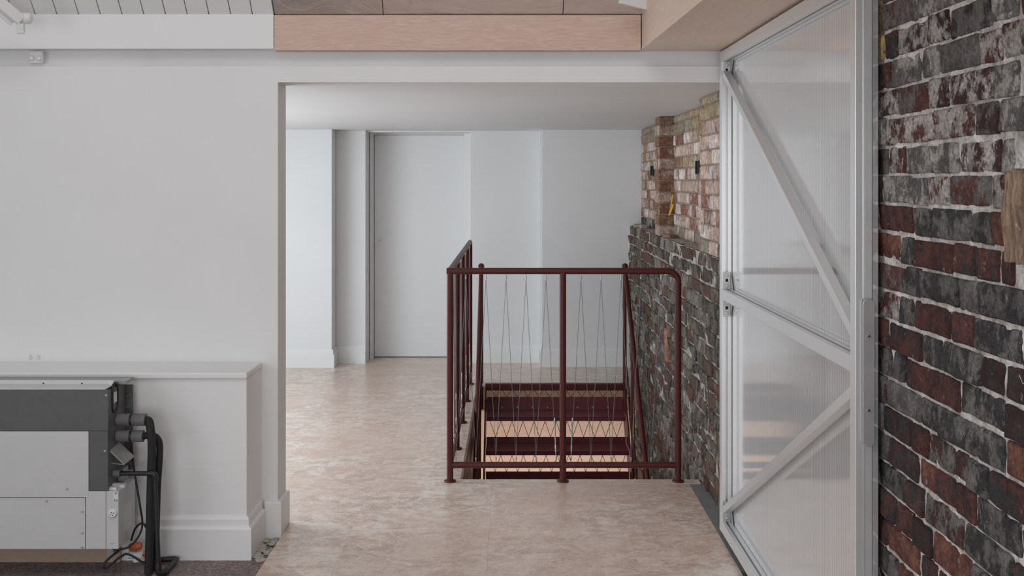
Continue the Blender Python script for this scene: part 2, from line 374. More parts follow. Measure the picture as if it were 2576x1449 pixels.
# old fixing scars on the wall
for px, lab in ((77, 'left rough filled fixing hole on the white wall above the sill'), (97, 'right rough filled fixing hole on the white wall above the sill')):
    c = P(px, 899, YW); r_ = random.Random(px); n = 14; rim = [(c.x + .013 * r_.uniform(.6, 1.1) * math.cos(2 * math.pi * k / n), c.z + .015 * r_.uniform(.6, 1.15) * math.sin(2 * math.pi * k / n)) for k in range(n)]
    m = MB().add([(a, YW + .001, b) for a, b in rim] + [(c.x + (a - c.x) * .7, YW - .004 * r_.uniform(.5, 1.2), c.z + (b - c.z) * .7) for a, b in rim] + [(c.x + .003, YW - .0008, c.z)],
                 [(k, (k + 1) % n, n + (k + 1) % n, n + k) for k in range(n)] + [(n + k, n + (k + 1) % n, 2 * n) for k in range(n)])
    tag(m.build('patched_hole', 'band_paint'), lab, 'wall patch', 'filled fixing holes')
# steel joint plate with two bolts under white fascia
jp = Thing('joint_plate', tuple(P(93, 146, YW)), 'white painted joint plate with two bolt heads under the fascia', 'plate')
a, b = P(76, 160, YW), P(111, 129, YW)
jp.part('plate', MB().box(a.x, b.x, YW - .004, YW + .0115, a.z + .002, b.z), 'white_timber', .002)
jp.part('edge_flange', MB().box(b.x - .006, b.x, YW - .016, YW - .0045, a.z + .002, b.z), 'band_paint', .001)
for px in (82, 101):
    c = P(px, 147, YW); jp.part('bolt', MB().tube([(c.x, YW - .0042, c.z), (c.x, YW - .011, c.z), (c.x, YW - .015, c.z)], [.0125, .0125, .007], 12), 'white_timber')

# ------------------------------------------------------------------ floors
tag(MB().box(-4.2, -1.017, -3.0, YW - .0, -.30, -.016).box(-1.017, XB + .2, -3.0, 1.0, -.3, 0).box(-1.017, XB + .2, 1.0, 5.55, -.2, -.0185).build('floor', 'rough_floor'),
    'speckled grey-red concrete floor under the metal unit', 'floor', kind='structure')
fl = empty('floor_plywood'); tag(fl, 'pale figured plywood floor running through the opening to the stairs', 'floor', kind='structure')
XO0, YO0, YO1 = -.27, 5.615, 8.27      # stair opening: left edge, near edge, far edge
regs = [(-1.015, .914, 1.0, 5.535), (-3.3, -1.015, YWB, 9.6), (-1.015, XO0, 5.535, YO1 - .02), (-1.015, XB + .01, YO1 - .02, 9.6)]
xe = [-3.6 + .0 + i * .6155 - .032 for i in range(9)]
xe = [-3.18, -2.564, -1.949, -1.333, -.7175, -.102, .5135, 1.129]; xe = [-3.8] + xe
for ri, (rx0, rx1, ry0, ry1) in enumerate(regs):
    for i in range(len(xe) - 1):
        off = [.35, .95, .62, 1.1, .2, .75, .5, .9][i]
        k = -1
        while True:
            b0 = off + k * 1.22; b1 = b0 + 1.22; k += 1
            if b0 > ry1: break
            a0, a1, c0, c1 = max(xe[i], rx0), min(xe[i + 1], rx1), max(b0, ry0), min(b1, ry1)
            if a1 - a0 < .01 or c1 - c0 < .01: continue
            if ri != 1 and a1 <= -1.0: continue
            MB().box(a0 + .0002, a1 - .0002, c0 + .0001, c1 - .0001, -.018, 0).build('floor_sheet', 'floor_ply', fl)
# nosing strip at the near edge of the stairwell and under the post bases
MB().box(-.36, XB - .01, 5.5355, YO0, -.018, .0012).build('edge_strip', 'floor_ply', fl, .001)
tag(MB().box(-3.3, XO0 - .002, 5.56, YB, -.25, -.0185).box(XO0, 1.3, YO1 + .2, YB, -.25, -.0185).build('floor_structure', 'dark_edge'), 'dark timber edge of the floor around the stairwell', 'floor edge', kind='structure')
# stairwell lining: timber edge, red trimmer, plywood walls
lin = Thing('stairwell_lining', (XO0, 6.9, -2.6), 'lining of the stairwell with brown edge, red trimmer and tan plywood', 'stairwell lining', kind='structure')
lin.part('timber_edge', MB().box(XO0 - .002, XO0 + .012, YO0, YO1, -.045, -.0005), 'dark_edge')
lin.part('steel_trimmer', MB().box(XO0 - .002, XO0 + .004, YO0, YO1, -.255, -.0455), 'oxide_red')
lin.part('plywood_wall', MB().box(XO0 - .02, XO0, YO0, 8.70, -2.6, -.2555), 'lining_ply')
lin.part('plywood_back', MB().box(XO0, XB + .02, 8.62, 8.64, -2.6, -.02), 'lining_ply')
lin.part('near_trimmer', MB().box(XO0, XB + .01, 5.565, YO0 - .012, -.25, -.02), 'dark_edge')
tag(MB().box(-2.6, XB + .3, 2.6, 8.8, -2.72, -2.6).build('floor_lower', 'lining_ply'), 'floor of the storey below the stairs', 'floor', kind='structure')
tag(MB().box(-2.7, -2.6, 2.6, 5.6, -2.6, -.31).box(-2.6, 1.2, 2.5, 2.6, -2.6, -.31).build('wall_lower', 'white_wall'), 'white wall of the storey below the stairs', 'wall', kind='structure')
# grey metal strip beside the wall
tag(MB().box(.9145, XB + .005, 4.30, 5.535, -.018, -.001).build('floor_metal_strip', 'strip_metal'), 'grey metal strip on the floor along the brick wall', 'metal strip', kind='structure')

# ------------------------------------------------------------------ brick walls
def setattrs(me, ca, cb):
    n = len(me.vertices)
    for nm, col in (('ca', ca), ('cb', cb)):
        at = me.attributes.new(nm, 'FLOAT_COLOR', 'POINT')
        if isinstance(col[0], float): at.data.foreach_set('color', [*col[:3], 1.0] * n)
        else: at.data.foreach_set('color', [q for c in col for q in (*c[:3], 1.0)])
def brick_geo(y0, y1, z0, z1, xf, fine, jit, rough, seed):
    """eroded brick face looking towards -X: outer ring runs back into the wall"""
    rnd = random.Random(seed)
    if fine: us = [0, 0, .035, .3, .55, .8, .965, 1, 1]; ws = [0, 0, .07, .5, .93, 1, 1]
    else: us = [0, 0, .05, .5, .95, 1, 1]; ws = [0, 0, .09, .91, 1, 1]
    vs = []; nu, nw = len(us), len(ws); ty = rnd.uniform(-.4, .4) * jit; tz = rnd.uniform(-.6, .6) * jit
    L = y1 - y0; Hh = z1 - z0; sh = rnd.uniform(-.5, .5)
    for i, u in enumerate(us):
        for j, q in enumerate(ws):
            back = i in (0, nu - 1) or j in (0, nw - 1)
            edge = i in (1, nu - 2) or j in (1, nw - 2)
            corner = i in (0, 1, nu - 2, nu - 1) and j in (0, 1, nw - 2, nw - 1)
            yy = y0 + u * L; zz = z0 + q * Hh
            nv = noise.noise_vector(Vector((yy * 19, zz * 19, seed * .37))); n2 = noise.noise(Vector((yy * 47, zz * 47, seed * .11)))
            yy += nv.x * rough * .55; zz += nv.y * rough * .5
            if corner: yy += (.5 - u) * (.004 if fine else .005); zz += (.5 - q) * (.004 if fine else .005)
            x = xf + ty * (u - .5) + tz * (q - .5) + sh * jit + nv.z * rough * .7 + n2 * rough * .45
            if edge: x += .003
            if corner: x += .002
            if back: x = xf + .03
            vs.append((x, yy, zz))
    fs = [(i * nw + j, i * nw + j + 1, (i + 1) * nw + j + 1, (i + 1) * nw + j) for i in range(nu - 1) for j in range(nw - 1)]
    return vs, fs
def mk_brick(name, geo, ca, cb, mat, parent):
    vs, fs = geo
    me = bpy.data.meshes.new(name); me.from_pydata(vs, [], fs); me.polygons.foreach_set('use_smooth', [True] * len(fs))
    me.materials.append(M[mat]); setattrs(me, ca, cb)
    o = bpy.data.objects.new(name, me); C.objects.link(o); o.parent = parent; return o
def mk_stuff(name, items, mat, parent):
    V, Fc, A, B = [], [], [], []
    for (vs, fs), ca, cb in items:
        k = len(V); V += vs; Fc += [tuple(i + k for i in f) for f in fs]; A += [ca] * len(vs); B += [cb] * len(vs)
    me = bpy.data.meshes.new(name); me.from_pydata(V, [], Fc); me.polygons.foreach_set('use_smooth', [True] * len(Fc))
    me.materials.append(M[mat]); setattrs(me, A, B)
    o = bpy.data.objects.new(name, me); C.objects.link(o); o.parent = parent; o['kind'] = 'stuff'; return o
CO = .0755
ch, gr, rd, dr, pg = (.046, .044, .045), (.165, .153, .147), (.125, .046, .037), (.066, .030, .029), (.50, .462, .435)
def pal_old(y, z, rnd):
    if y < 4 and y > 2.80 and z > 1.88: return (.52, .37, .17), (.38, .27, .15)
    k = rnd.random()
    up = min(1, max(0, (z - 1.15) / .5))
    if y > 4.8:
        wg, wb, wl = (.185, .158, .132), (.105, .078, .062), (.27, .235, .195)
        ca, cb = rnd.choice([(wg, wb), (wb, wg), (wg, rd), (wl, wb), ((.17, .07, .045), wb), (wl, wg), (wg, ch), (wb, (.16, .065, .045))])
        s = rnd.uniform(.8, 1.25)
    elif rnd.random() < up * .75: ca, cb = rnd.choice([(pg, rd), (pg, dr), (rd, pg), (pg, gr), (pg, gr), (gr, rd)]); s = rnd.uniform(.8, 1.1)
    else:
        ca, cb = rnd.choice([(ch, gr), (rd, ch), (gr, dr), (ch, dr), (gr, ch), (rd, dr), (ch, rd), (gr, ch), ((.20, .085, .06), rd), (gr, (.11, .10, .095))]); s = rnd.uniform(.8, 1.25)
    return tuple(c * s for c in ca), tuple(c * s for c in cb)
def vis_px(y, z, L):
    """projected area of a brick of the right wall, 0 when hidden or out of frame"""
    px = CX + F * XB / y; py = CY - F * (z - H) / y
    if px > 2600 or py < -30 or py > 1480: return 0
    if 2.88 < y < 5.05: return 0
    if y > 5 and z < -.278 * (y - 5.6) : return 0
    return F * XB * (1 / (y - L / 2) - 1 / (y + L / 2)) * F * CO / y
def courses(y0, y1, z0, z1, rnd, stretch=.58):
    n = int(round((z1 - z0) / CO)); out = []
    for k in range(n):
        y = y0 - rnd.uniform(0, .2); last = rnd.random() < .5
        while y < y1:
            if last: L = .102 + rnd.uniform(-.012, .012)
            else: L = .214 + rnd.uniform(-.02, .016)
            last = (not last) if rnd.random() < .85 else last
            a, b = max(y, y0), min(y + L, y1)
            if b - a > .035: out.append((a, b, z0 + k * CO, z0 + (k + 1) * CO))
            y += L + rnd.uniform(.004, .0105)
    return out
def mortar_sheet(name, y0, y1, z0, z1, xf, step, amp, mat, back, holes=None):
    ny = max(2, int((y1 - y0) / step)); nz = max(2, int((z1 - z0) / step)); m = MB()
    vs = []
    for i in range(ny + 1):
        for j in range(nz + 1):
            y = y0 + (y1 - y0) * i / ny; z = z0 + (z1 - z0) * j / nz
            vs.append((xf + amp * (noise.noise(Vector((y * 31, z * 31, 2.0))) + .6 * noise.noise(Vector((y * 75, z * 75, 8.0)))), y, z))
    fs = [(i * (nz + 1) + j, i * (nz + 1) + j + 1, (i + 1) * (nz + 1) + j + 1, (i + 1) * (nz + 1) + j) for i in range(ny) for j in range(nz)]
    m.add(vs, fs, True)
    m.box(back, back + .1, y0, y1, z0, z1)
    return m
rw = mortar_sheet('wall_right', 1.35, 3.15, -.02, ZS - .001, XB + .0075, .013, .0045, 'mortar_white', XB + .03).build('wall_right', 'mortar_white')
tag(rw, 'old dark red and grey brick wall along the right side', 'brick wall', kind='structure')
m2 = mortar_sheet('m', 4.93, YD, -2.6, 1.188, XB + .009, .026, .006, 'mortar_grey', XB + .03)
m2.box(XB + .012, XB + .12, 3.15, 4.93, -2.6, ZC - .002); m2.box(XB + .012, XB + .12, 3.15, YW, ZC - .002, ZS - .001)
m2.box(XB + .04, XB + .12, 2.6, 3.15, -2.6, -.021); m2.box(XB + .03, XB + .12, -3, 1.35, -.3, 4.7); m2.box(XB + .031, XB + .12, 1.35, YWB, ZS + .013, 4.7)
m2.build('mortar_bed', 'mortar_grey', rw)
rnd = random.Random(11)
old = []
ZTOP = 1.19
plug = (1.93, 2.115, 1.40, 1.585)
for (a, b, z0, z1) in courses(1.35, 5.0, -.01, ZS - .012, rnd): old.append((a, b, z0, z1))
for (a, b, z0, z1) in courses(5.0, YD, ZTOP - 30 * CO, ZTOP, rnd): old.append((a, b, z0, z1))
for i, (a, b, z0, z1) in enumerate(list(old)):
    pass
cand = []
for i, (a, b, z0, z1) in enumerate(old):
    if b > plug[0] and a < plug[1] and z1 > plug[2] and z0 < plug[3]:
        if a < plug[0] - .04: b = plug[0]
        elif b > plug[1] + .04: a = plug[1]
        elif z0 < plug[2] - .03: z1 = plug[2]
        elif z1 > plug[3] + .03: z0 = plug[3]
        else: continue
    fine = b < 3.2
    far = a > 4.8
    g = (.0085 + rnd.uniform(-.002, .003)) / 2
    zj = rnd.uniform(-.003, .003)
    geo = brick_geo(a + .001, b - .001, z0 + g + zj, z1 - g + zj, XB, fine, .016 if far else .009, .016 if far else .0065, i + 1)
    ca, cb = pal_old((a + b) / 2, (z0 + z1) / 2, rnd)
    cand.append((vis_px((a + b) / 2, (z0 + z1) / 2, b - a), geo, ca, cb))
cand.sort(key=lambda q: -q[0])
for _, geo, ca, cb in cand[:300]: mk_brick('brick', geo, ca, cb, 'brick_old', rw)
mk_stuff('brick_remainder', [c[1:] for c in cand[300:]], 'brick_old', rw)

# upper, paler and set-back brickwork above the ledge, flush near pier and a small pilaster
XU = 1.088
uw = mortar_sheet('wall_right_upper', 5.66, YD + .15, ZTOP - .05, ZC - .001, XU + .008, .03, .005, 'mortar_tan', XU + .03)
uw.box(XB + .01, XU + .03, 4.93, 5.655, ZTOP + .001, ZC - .001)
uw.box(XB + .012, XU + .03, 5.655, YD, ZTOP - .012, ZTOP - .004)
uw = tag(uw.build('wall_right_upper', 'mortar_tan'), 'pale pink and buff brick wall set back above the ledge', 'brick wall', kind='structure')
pk, wh, br, bf, gy = (.60, .44, .375), (.72, .63, .575), (.27, .125, .085), (.40, .30, .19), (.30, .27, .22)
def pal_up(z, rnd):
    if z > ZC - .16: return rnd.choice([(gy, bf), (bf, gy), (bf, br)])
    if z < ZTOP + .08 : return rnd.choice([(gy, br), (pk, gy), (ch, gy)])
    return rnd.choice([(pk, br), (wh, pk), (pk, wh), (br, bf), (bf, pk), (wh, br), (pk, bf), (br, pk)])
voids = [(8.25, 8.42, 1.60, 1.68), (6.22, 6.36, 1.60, 1.68)]
n = 0
for sec in ((5.665, 7.225), (7.43, YD), (4.98, 5.655)):
    near = sec[0] < 5
    for (a, b, z0, z1) in courses(sec[0], sec[1], ZTOP - (.0 if not near else .0), ZC + .02, rnd):
        z1 = min(z1, ZC - .003)
        if z1 - z0 < .03: continue
        n += 1
        skip = False
        for (va, vb, vz0, vz1) in voids:
            if a < vb and b > va and z0 < vz1 - .02 and z1 > vz0 + .02 and not near:
                if (a + b) / 2 < (va + vb) / 2 and va - a > .04: b = va
                elif b - vb > .04: a = vb
                else: skip = True
        if skip: continue
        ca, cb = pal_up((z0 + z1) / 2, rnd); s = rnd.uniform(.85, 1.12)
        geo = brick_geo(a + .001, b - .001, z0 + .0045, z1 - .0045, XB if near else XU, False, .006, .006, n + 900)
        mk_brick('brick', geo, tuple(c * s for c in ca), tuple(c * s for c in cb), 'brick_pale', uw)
# pilaster: one brick per course, seen end-on
for k in range(11):
    z0 = ZTOP + .0 + k * CO; z1 = min(z0 + CO - .008, ZC - .003)
    if z1 - z0 < .02: continue
    r_ = random.Random(300 + k); j = r_.uniform(-.003, .003)
    mb = MB(); mb.box(XB + .004 + j, XU + .02, 7.225 + r_.uniform(-.003, .003), 7.415, z0, z1)
    o = mb.build('pilaster_brick', 'brick_pale', uw, .006, 2)
    col = r_.choice([(pk, br), (br, bf), (br, pk)]); setattrs(o.data, tuple(c * .85 for c in col[0]), tuple(c * .8 for c in col[1]))
MB().box(XB + .012, XU + .02, 7.233, 7.405, ZTOP, ZC - .002).build('pilaster_mortar', 'mortar_tan', uw)
# black recesses in the brickwork
for (va, vb, vz0, vz1), lab in zip(voids, ('black empty socket hole beside the white end wall', 'black empty socket hole right of the brick pilaster')):
    t = Thing('socket_hole', (XU, (va + vb) / 2, vz0), lab, 'hole', 'socket holes in the pale brickwork')
    t.part('void', MB().box(XU + .0035, XU + .012, va, vb, vz0, vz1), 'black_void')
    t.part('rim', MB().box(XU - .003, XU + .0034, va, va + .008, vz0, vz1).box(XU - .003, XU + .0034, vb - .008, vb, vz0, vz1).box(XU - .003, XU + .0034, va + .008, vb - .008, vz0, vz0 + .006), 'black_plastic')
# yellow tie
pts = smooth_path([(XU - .012, 7.17, 1.47), (XU - .02, 7.16, 1.43), (XU - .03, 7.15, 1.37), (XU - .04, 7.15, 1.335), (XU - .03, 7.14, 1.36), (XU - .015, 7.13, 1.41)], 6)
tag(MB().tube(pts, .006, 6).build('cable_tie', 'yellow_plastic'), 'yellow plastic tie hanging beside the brick pilaster', 'cable tie')
# debris on the ledge
for i, (y, L, hh, mt, lab) in enumerate(((8.75, .11, .022, 'rubble', 'flat grey slate fragment at the far end of the brick ledge'), (8.45, .06, .03, 'rubble', 'small grey stone chip on the brick ledge beside the slate fragment'), (7.05, .06, .025, 'terracotta', 'broken brown brick shard at the foot of the pilaster'))):
    r_ = random.Random(60 + i); q = MB(); q.box(-L / 2.4, L / 2.4, -L, L, 0, hh)
    q.v = [(a + noise.noise(Vector((a * 40, b * 40, i))) * .008, b + noise.noise(Vector((b * 40, a * 40, i + 5))) * .012, c) for a, b, c in q.v]
    o = q.build('brick_fragment', mt, None, .005); o.location = (XB + .05, y, ZTOP - .003); o.rotation_euler = (0, 0, r_.uniform(-.3, .3))
    tag(o, lab, 'fragment')
# broken orange spall on the lower wall
geo = brick_geo(6.75, 6.86, .42, .62, XB - .012, True, .004, .02, 77)
mk_brick('spalled_patch', geo, (.50, .20, .12), (.62, .34, .24), 'brick_pale', rw)

# old timber plug in the near brickwork
vs = []; ny, nz = 16, 14
for i in range(ny + 1):
    for j in range(nz + 1):
        u, q = i / ny, j / nz; back = i in (0, ny) or j in (0, nz)
        y = 1.94 + .165 * min(1, max(0, (u * ny - 1) / (ny - 2))); z = 1.405 + .172 * min(1, max(0, (q * nz - 1) / (nz - 2)))
        g_ = noise.noise(Vector((y * 45, z * 7, 4))) * .016 + noise.noise(Vector((y * 130, z * 22, 9))) * .008
        x = XB - .03 + g_ + .010 * (u > .8)
        y += noise.noise(Vector((z * 26, 3, u))) * .018
        z += noise.noise(Vector((y * 40, 7, q))) * .014
        if back: x = XB + .02
        vs.append((x, y, z))
tp = MB().add(vs, [(i * (nz + 1) + j, i * (nz + 1) + j + 1, (i + 1) * (nz + 1) + j + 1, (i + 1) * (nz + 1) + j) for i in range(ny) for j in range(nz)], False)
tag(tp.build('timber_plug', 'old_timber'), 'weathered split timber block built into the dark brick wall', 'timber block')

# ------------------------------------------------------------------ translucent door
XD, YDn, YDf, ZD0, ZD1 = .9125, 2.852, 4.72, .032, 2.126
d1 = Thing('door_1', (XD, YDf, 0), 'tall translucent corrugated door in an aluminium frame standing open', 'door', kind='structure')
W = .045
def tslot(w=W):
    h = w / 2; s = .0046; d = .017; e = .0015; pts = []
    for a in range(4):
        c, sn = round(math.cos(a * math.pi / 2)), round(math.sin(a * math.pi / 2))
        for (p, q) in (((h, -h + e), (h, -s), (h - d, -s), (h - d, s), (h, s), (h, h - e), (h - e, h)) if a != 2 else ((h, -h + e), (h, h - e), (h - e, h))):
            pts.append((p * c - q * sn, p * sn + q * c))
    return pts
TS = tslot()
def prof(p0, p1, u, v): return MB().prism(TS, p0, p1, u, v)
xc = XD + W / 2
d1.part('stile', prof((xc, YDn + W / 2, ZD0), (xc, YDn + W / 2, ZD1), (1, 0, 0), (0, 1, 0)), 'aluminium')
d1.part('stile', prof((xc, YDf - W / 2, ZD0), (xc, YDf - W / 2, ZD1), (1, 0, 0), (0, 1, 0)), 'aluminium')
zm = (P(1816, 728, YDf - W).z + P(1816, 752, YDf - W).z) / 2
for nm, z in (('top_rail', ZD1 - W / 2), ('bottom_rail', ZD0 + W / 2), ('middle_rail', zm)):
    d1.part(nm, prof((xc, YDn + W, z), (xc, YDf - W, z), (1, 0, 0), (0, 0, 1)), 'aluminium')
# flat braces set into the frame
def brace(p0, p1):
    m = MB(); m.obox((xc - .004, *p0), (xc - .004, *p1), .03, .03, (1, 0, 0)); return m
d1.part('brace', brace((YDf - W - .012, ZD1 - W - .055), (YDn + W + .0, zm + .082)), 'aluminium', .0015)
d1.part('brace', brace((YDf - W - .012, ZD0 + W + .055), (YDn + W + .0, zm - .075)), 'aluminium', .0015)
# polycarbonate sheet: fluted skin on both sides
fl_ = MB(); n = 110; ya, yb = YDn - .0, YDf
vs = []; 
for i in range(n * 2 + 1):
    y = ya + (yb - ya) * i / (n * 2); dx = .00012 if i % 2 else 0
    for z in (ZD0 + .004, ZD1 - .004):
        vs += [(XD + W + .0015 + dx, y, z), (XD + W + .0155 - dx, y, z)]
fs = []
for i in range(n * 2):
    k = i * 4
    fs += [(k, k + 2, k + 6, k + 4), (k + 1, k + 5, k + 7, k + 3), (k, k + 4, k + 5, k + 1), (k + 2, k + 3, k + 7, k + 6)]
fs += [(0, 1, 3, 2), (n * 8, n * 8 + 2, n * 8 + 3, n * 8 + 1)]
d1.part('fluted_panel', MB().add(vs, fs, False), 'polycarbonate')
# corner brackets with bolts on the inner faces
def bracket(yc, z0, z1, facing=-1):
    # plate on the camera-side face of the far stile
    yf = YDf - W; m = MB().box(XD + .006, XD + W - .006, yf - .003, yf - .0004, z0, z1)
    p = d1.part('bracket', m, 'zinc', .001)
    for q in (.2, .8):
        z = z0 + (z1 - z0) * q
        d1.sub(p, 'bolt', MB().tube([(xc, yf - .0032, z), (xc, yf - .0075, z), (xc, yf - .0085, z)], [.0072, .0068, .004], 10), 'brushed_steel')
    d1.sub(p, 'slot', MB().box(xc - .005, xc + .005, yf - .0037, yf - .0031, z0 + (z1 - z0) * .42, z0 + (z1 - z0) * .6), 'black_void')
    s = MB(); zr, tip = (z0, z1) if facing > 0 else (z1, z0)
    s.add([(XD + W - .006, yf - .003, tip), (XD + W - .006, yf - .003, zr), (XD + W - .006, yf - .05, zr), (XD + W - .004, yf - .003, tip), (XD + W - .004, yf - .003, zr), (XD + W - .004, yf - .05, zr)],
          [(0, 1, 2), (3, 5, 4), (0, 3, 4, 1), (1, 4, 5, 2), (2, 5, 3, 0)])
    d1.sub(p, 'gusset', s, 'zinc')
bracket(0, ZD1 - W - .075, ZD1 - W, -1); bracket(0, zm + W / 2, zm + W / 2 + .075, 1)
bracket(0, zm - W / 2 - .075, zm - W / 2, -1); bracket(0, ZD0 + W, ZD0 + W + .09, 1)
# handle plate on the leading edge
hz0, hz1 = P(2185, 1122, YDn).z, P(2185, 750, YDn).z; hx = P(2182, 900, YDn).x; r = .0155; yf = YDn - .012
outl = [(hx + r * math.cos(t), hz1 - r + r * math.sin(t)) for t in [math.pi * i / 10 for i in range(11)]] + [(hx + r * math.cos(t), hz0 + r + r * math.sin(t)) for t in [math.pi + math.pi * i / 10 for i in range(11)]]
hp = MB(); nn = len(outl); hp.add([(a, yf, b) for a, b in outl] + [(a, yf + .006, b) for a, b in outl], [tuple(range(nn)), tuple(range(nn, 2 * nn))[::-1]] + [(j, (j + 1) % nn, nn + (j + 1) % nn, nn + j) for j in range(nn)])
hp = d1.part('handle_plate', hp, 'brushed_steel', .001); hp['label'] = 'brushed steel pull plate with rounded ends'
for py in (844, 1030):
    c = P(2185, py, YDn)
    d1.sub(hp, 'spacer', MB().tube([(hx, yf + .006, c.z), (hx, YDn + .0, c.z)], .006, 10), 'aluminium')
    d1.sub(hp, 'screw', MB().tube([(hx, yf - .0002, c.z), (hx, yf - .0025, c.z)], [.0055, .005], 12), 'zinc')
    d1.sub(hp, 'screw_recess', MB().tube([(hx, yf - .0025, c.z), (hx, yf - .0029, c.z)], .0026, 6), 'black_void')
# hinges to the wall
for z in (.32, 1.08, 1.85):
    d1.part('hinge', MB().tube([(XD + W + .009 + .012, YDf + .002, z - .045), (XD + W + .021, YDf + .002, z + .045)], .006, 10), 'zinc')

# ------------------------------------------------------------------ flush far door
d2 = Thing('door_2', (-.82, 9.51, 0), 'flush white full-height door in the far end wall', 'door', kind='structure')
xl, xr = P(942, 0, 9.51).x, P(1168, 0, 9.51).x
d2.part('leaf', MB().box(xl, xr, 9.51, 9.55, .007, 1.968), 'white_door', .002)
d2.part('frame', MB().box(-1.2545, xl - .032, 9.36, 9.55, 0, 1.983).box(xl - .028, xl - .003, 9.40, 9.55, 0, 1.983), 'white_door', .002)
d2.part('frame', MB().box(xr + .003, -.3605, 9.44, 9.55, 0, 1.983), 'white_door', .002)
d2.part('frame_head', MB().box(xl - .003, xr + .003, 9.47, 9.55, 1.971, 1.983), 'white_door', .001)
k = P(956, 603, 9.51)
kn = d2.part('lock', MB().tube([(k.x, 9.5098, k.z), (k.x, 9.500, k.z), (k.x, 9.496, k.z)], [.012, .012, .008], 12), 'brushed_steel')

# ------------------------------------------------------------------ guard rail round the stairwell
XG, YG, TZ, BZ, RT = -.322, 5.572, 1.094, .087, .0172
g = Thing('guard_rail', (XG, YG, 0), 'oxide-red tubular guard rail with zigzag steel cables round the stairwell', 'guard rail')
XR = .862; XM = .264; cr = .055
ptsr = [(XG, YG, TZ), (XM, YG, TZ), (XR - cr, YG, TZ)] + [tuple(v) for v in arc((XR - cr, YG, TZ - cr), (0, 0, 1), (1, 0, 0), cr, 0, math.pi / 2, 8)][1:] + [(XR, YG, .010)]
g.part('top_rail', MB().tube([(XG - .017, YG, TZ)] + ptsr[1:], RT, 14), 'oxide_red')['label'] = 'front top rail bending down into the right post'
ysd = [6.25, 6.93, 7.60, 8.25]
g.part('side_top_rail', MB().tube([(XG, YG - .0, TZ)] + [(XG, 8.25 - .03, TZ)] + [tuple(v) for v in arc((XG, 8.22, TZ - .03), (0, 0, 1), (0, 1, 0), .03, 0, math.pi / 2, 5)][1:] , RT, 14), 'oxide_red')
g.part('bottom_rail', MB().tube([(XG, YG, BZ), (XR, YG, BZ)], RT * .95, 14), 'oxide_red')
g.part('side_bottom_rail', MB().tube([(XG, YG, BZ), (XG, 8.25, BZ)], RT * .85, 12), 'oxide_red')
def post(x, y, top):
    p = g.part('post', MB().tube([(x, y, .002), (x, y, top)], RT, 14), 'oxide_red')
    g.sub(p, 'base_plate', MB().tube([(x, y, .0014), (x, y, .008), (x, y, .0095)], [.031, .031, .027], 18), 'oxide_red')
post(XG, YG, TZ - .002); post(XM, YG, TZ - .004)
p = g.part('base_plate', MB().tube([(XR, YG, .0014), (XR, YG, .008), (XR, YG, .0095)], [.031, .031, .027], 18), 'oxide_red')
for y in ysd: post(XG, y, TZ - (.004 if y < 8.2 else .03))
def hook(mb, p, up):
    mb.tube([p, p + Vector((0, 0, .014 * up))], .0022, 6); mb.tube([p + Vector((0, 0, .013 * up)), p + Vector((0, 0, .024 * up))], .0042, 6)
def turnbuckle(p, q):
    p, q = Vector(p), Vector(q); d = q - p
    m = MB().tube([p, p + d * .18], .002, 6).tube([p + d * .18, p + d * .2, p + d * .34, p + d * .36], [.003, .0048, .0048, .003], 8)
    m.tube([p + d * .36, p + d * .8], .0033, 8).tube([p + d * .8, p + d * .82, p + d * .95, q], [.003, .0048, .0048, .003], 8); return m
def panel(a, b, first, sp, axis, tb):
    """zigzag cable between top and bottom rails; a,b panel ends along axis"""
    tz, bz = TZ - RT, BZ + RT * .9; tops = []; q = first
    while q < b - .012: tops.append(q); q += sp
    pt = lambda q, z: Vector((q, YG, z)) if axis == 'x' else Vector((XG, q, z))
    hk = MB(); cab = MB(); r_ = .00125
    for q in tops: hook(hk, pt(q, tz), -1)
    bots = [t + sp / 2 for t in tops if t + sp / 2 < b - .012]
    if tops[0] - sp / 2 > a + .012: bots = [tops[0] - sp / 2] + bots
    for q in bots: hook(hk, pt(q, bz), 1)
    seq = sorted([(q, tz - .026) for q in tops] + [(q, bz + .026) for q in bots])
    for (q0, z0), (q1, z1) in zip(seq[:-1], seq[1:]):
        cab.tube([pt(q0, z0), pt(q1, z1)], r_, 5)
    g.part('cable', cab, 'steel_cable'); g.part('hook_row', hk, 'zinc')['kind'] = 'stuff'
    e = bots[-1] if tb > 0 else bots[0]
    t0 = pt(e, bz + .01); t1 = pt(e - (.008 if tb > 0 else -.008), bz + .23)
    g.part('turnbuckle', turnbuckle(t0, t1), 'zinc')
px2x = lambda px: (px - CX) * YG / F
panel(XG, XM, px2x(1222.5) - .104, .1040, 'x', 1)
panel(XM, XR, px2x(1461.6), .1040, 'x', -1)
for y0, y1 in zip([YG] + ysd[:-1], ysd): panel(y0, y1, y0 + .085, .125, 'y', 1)

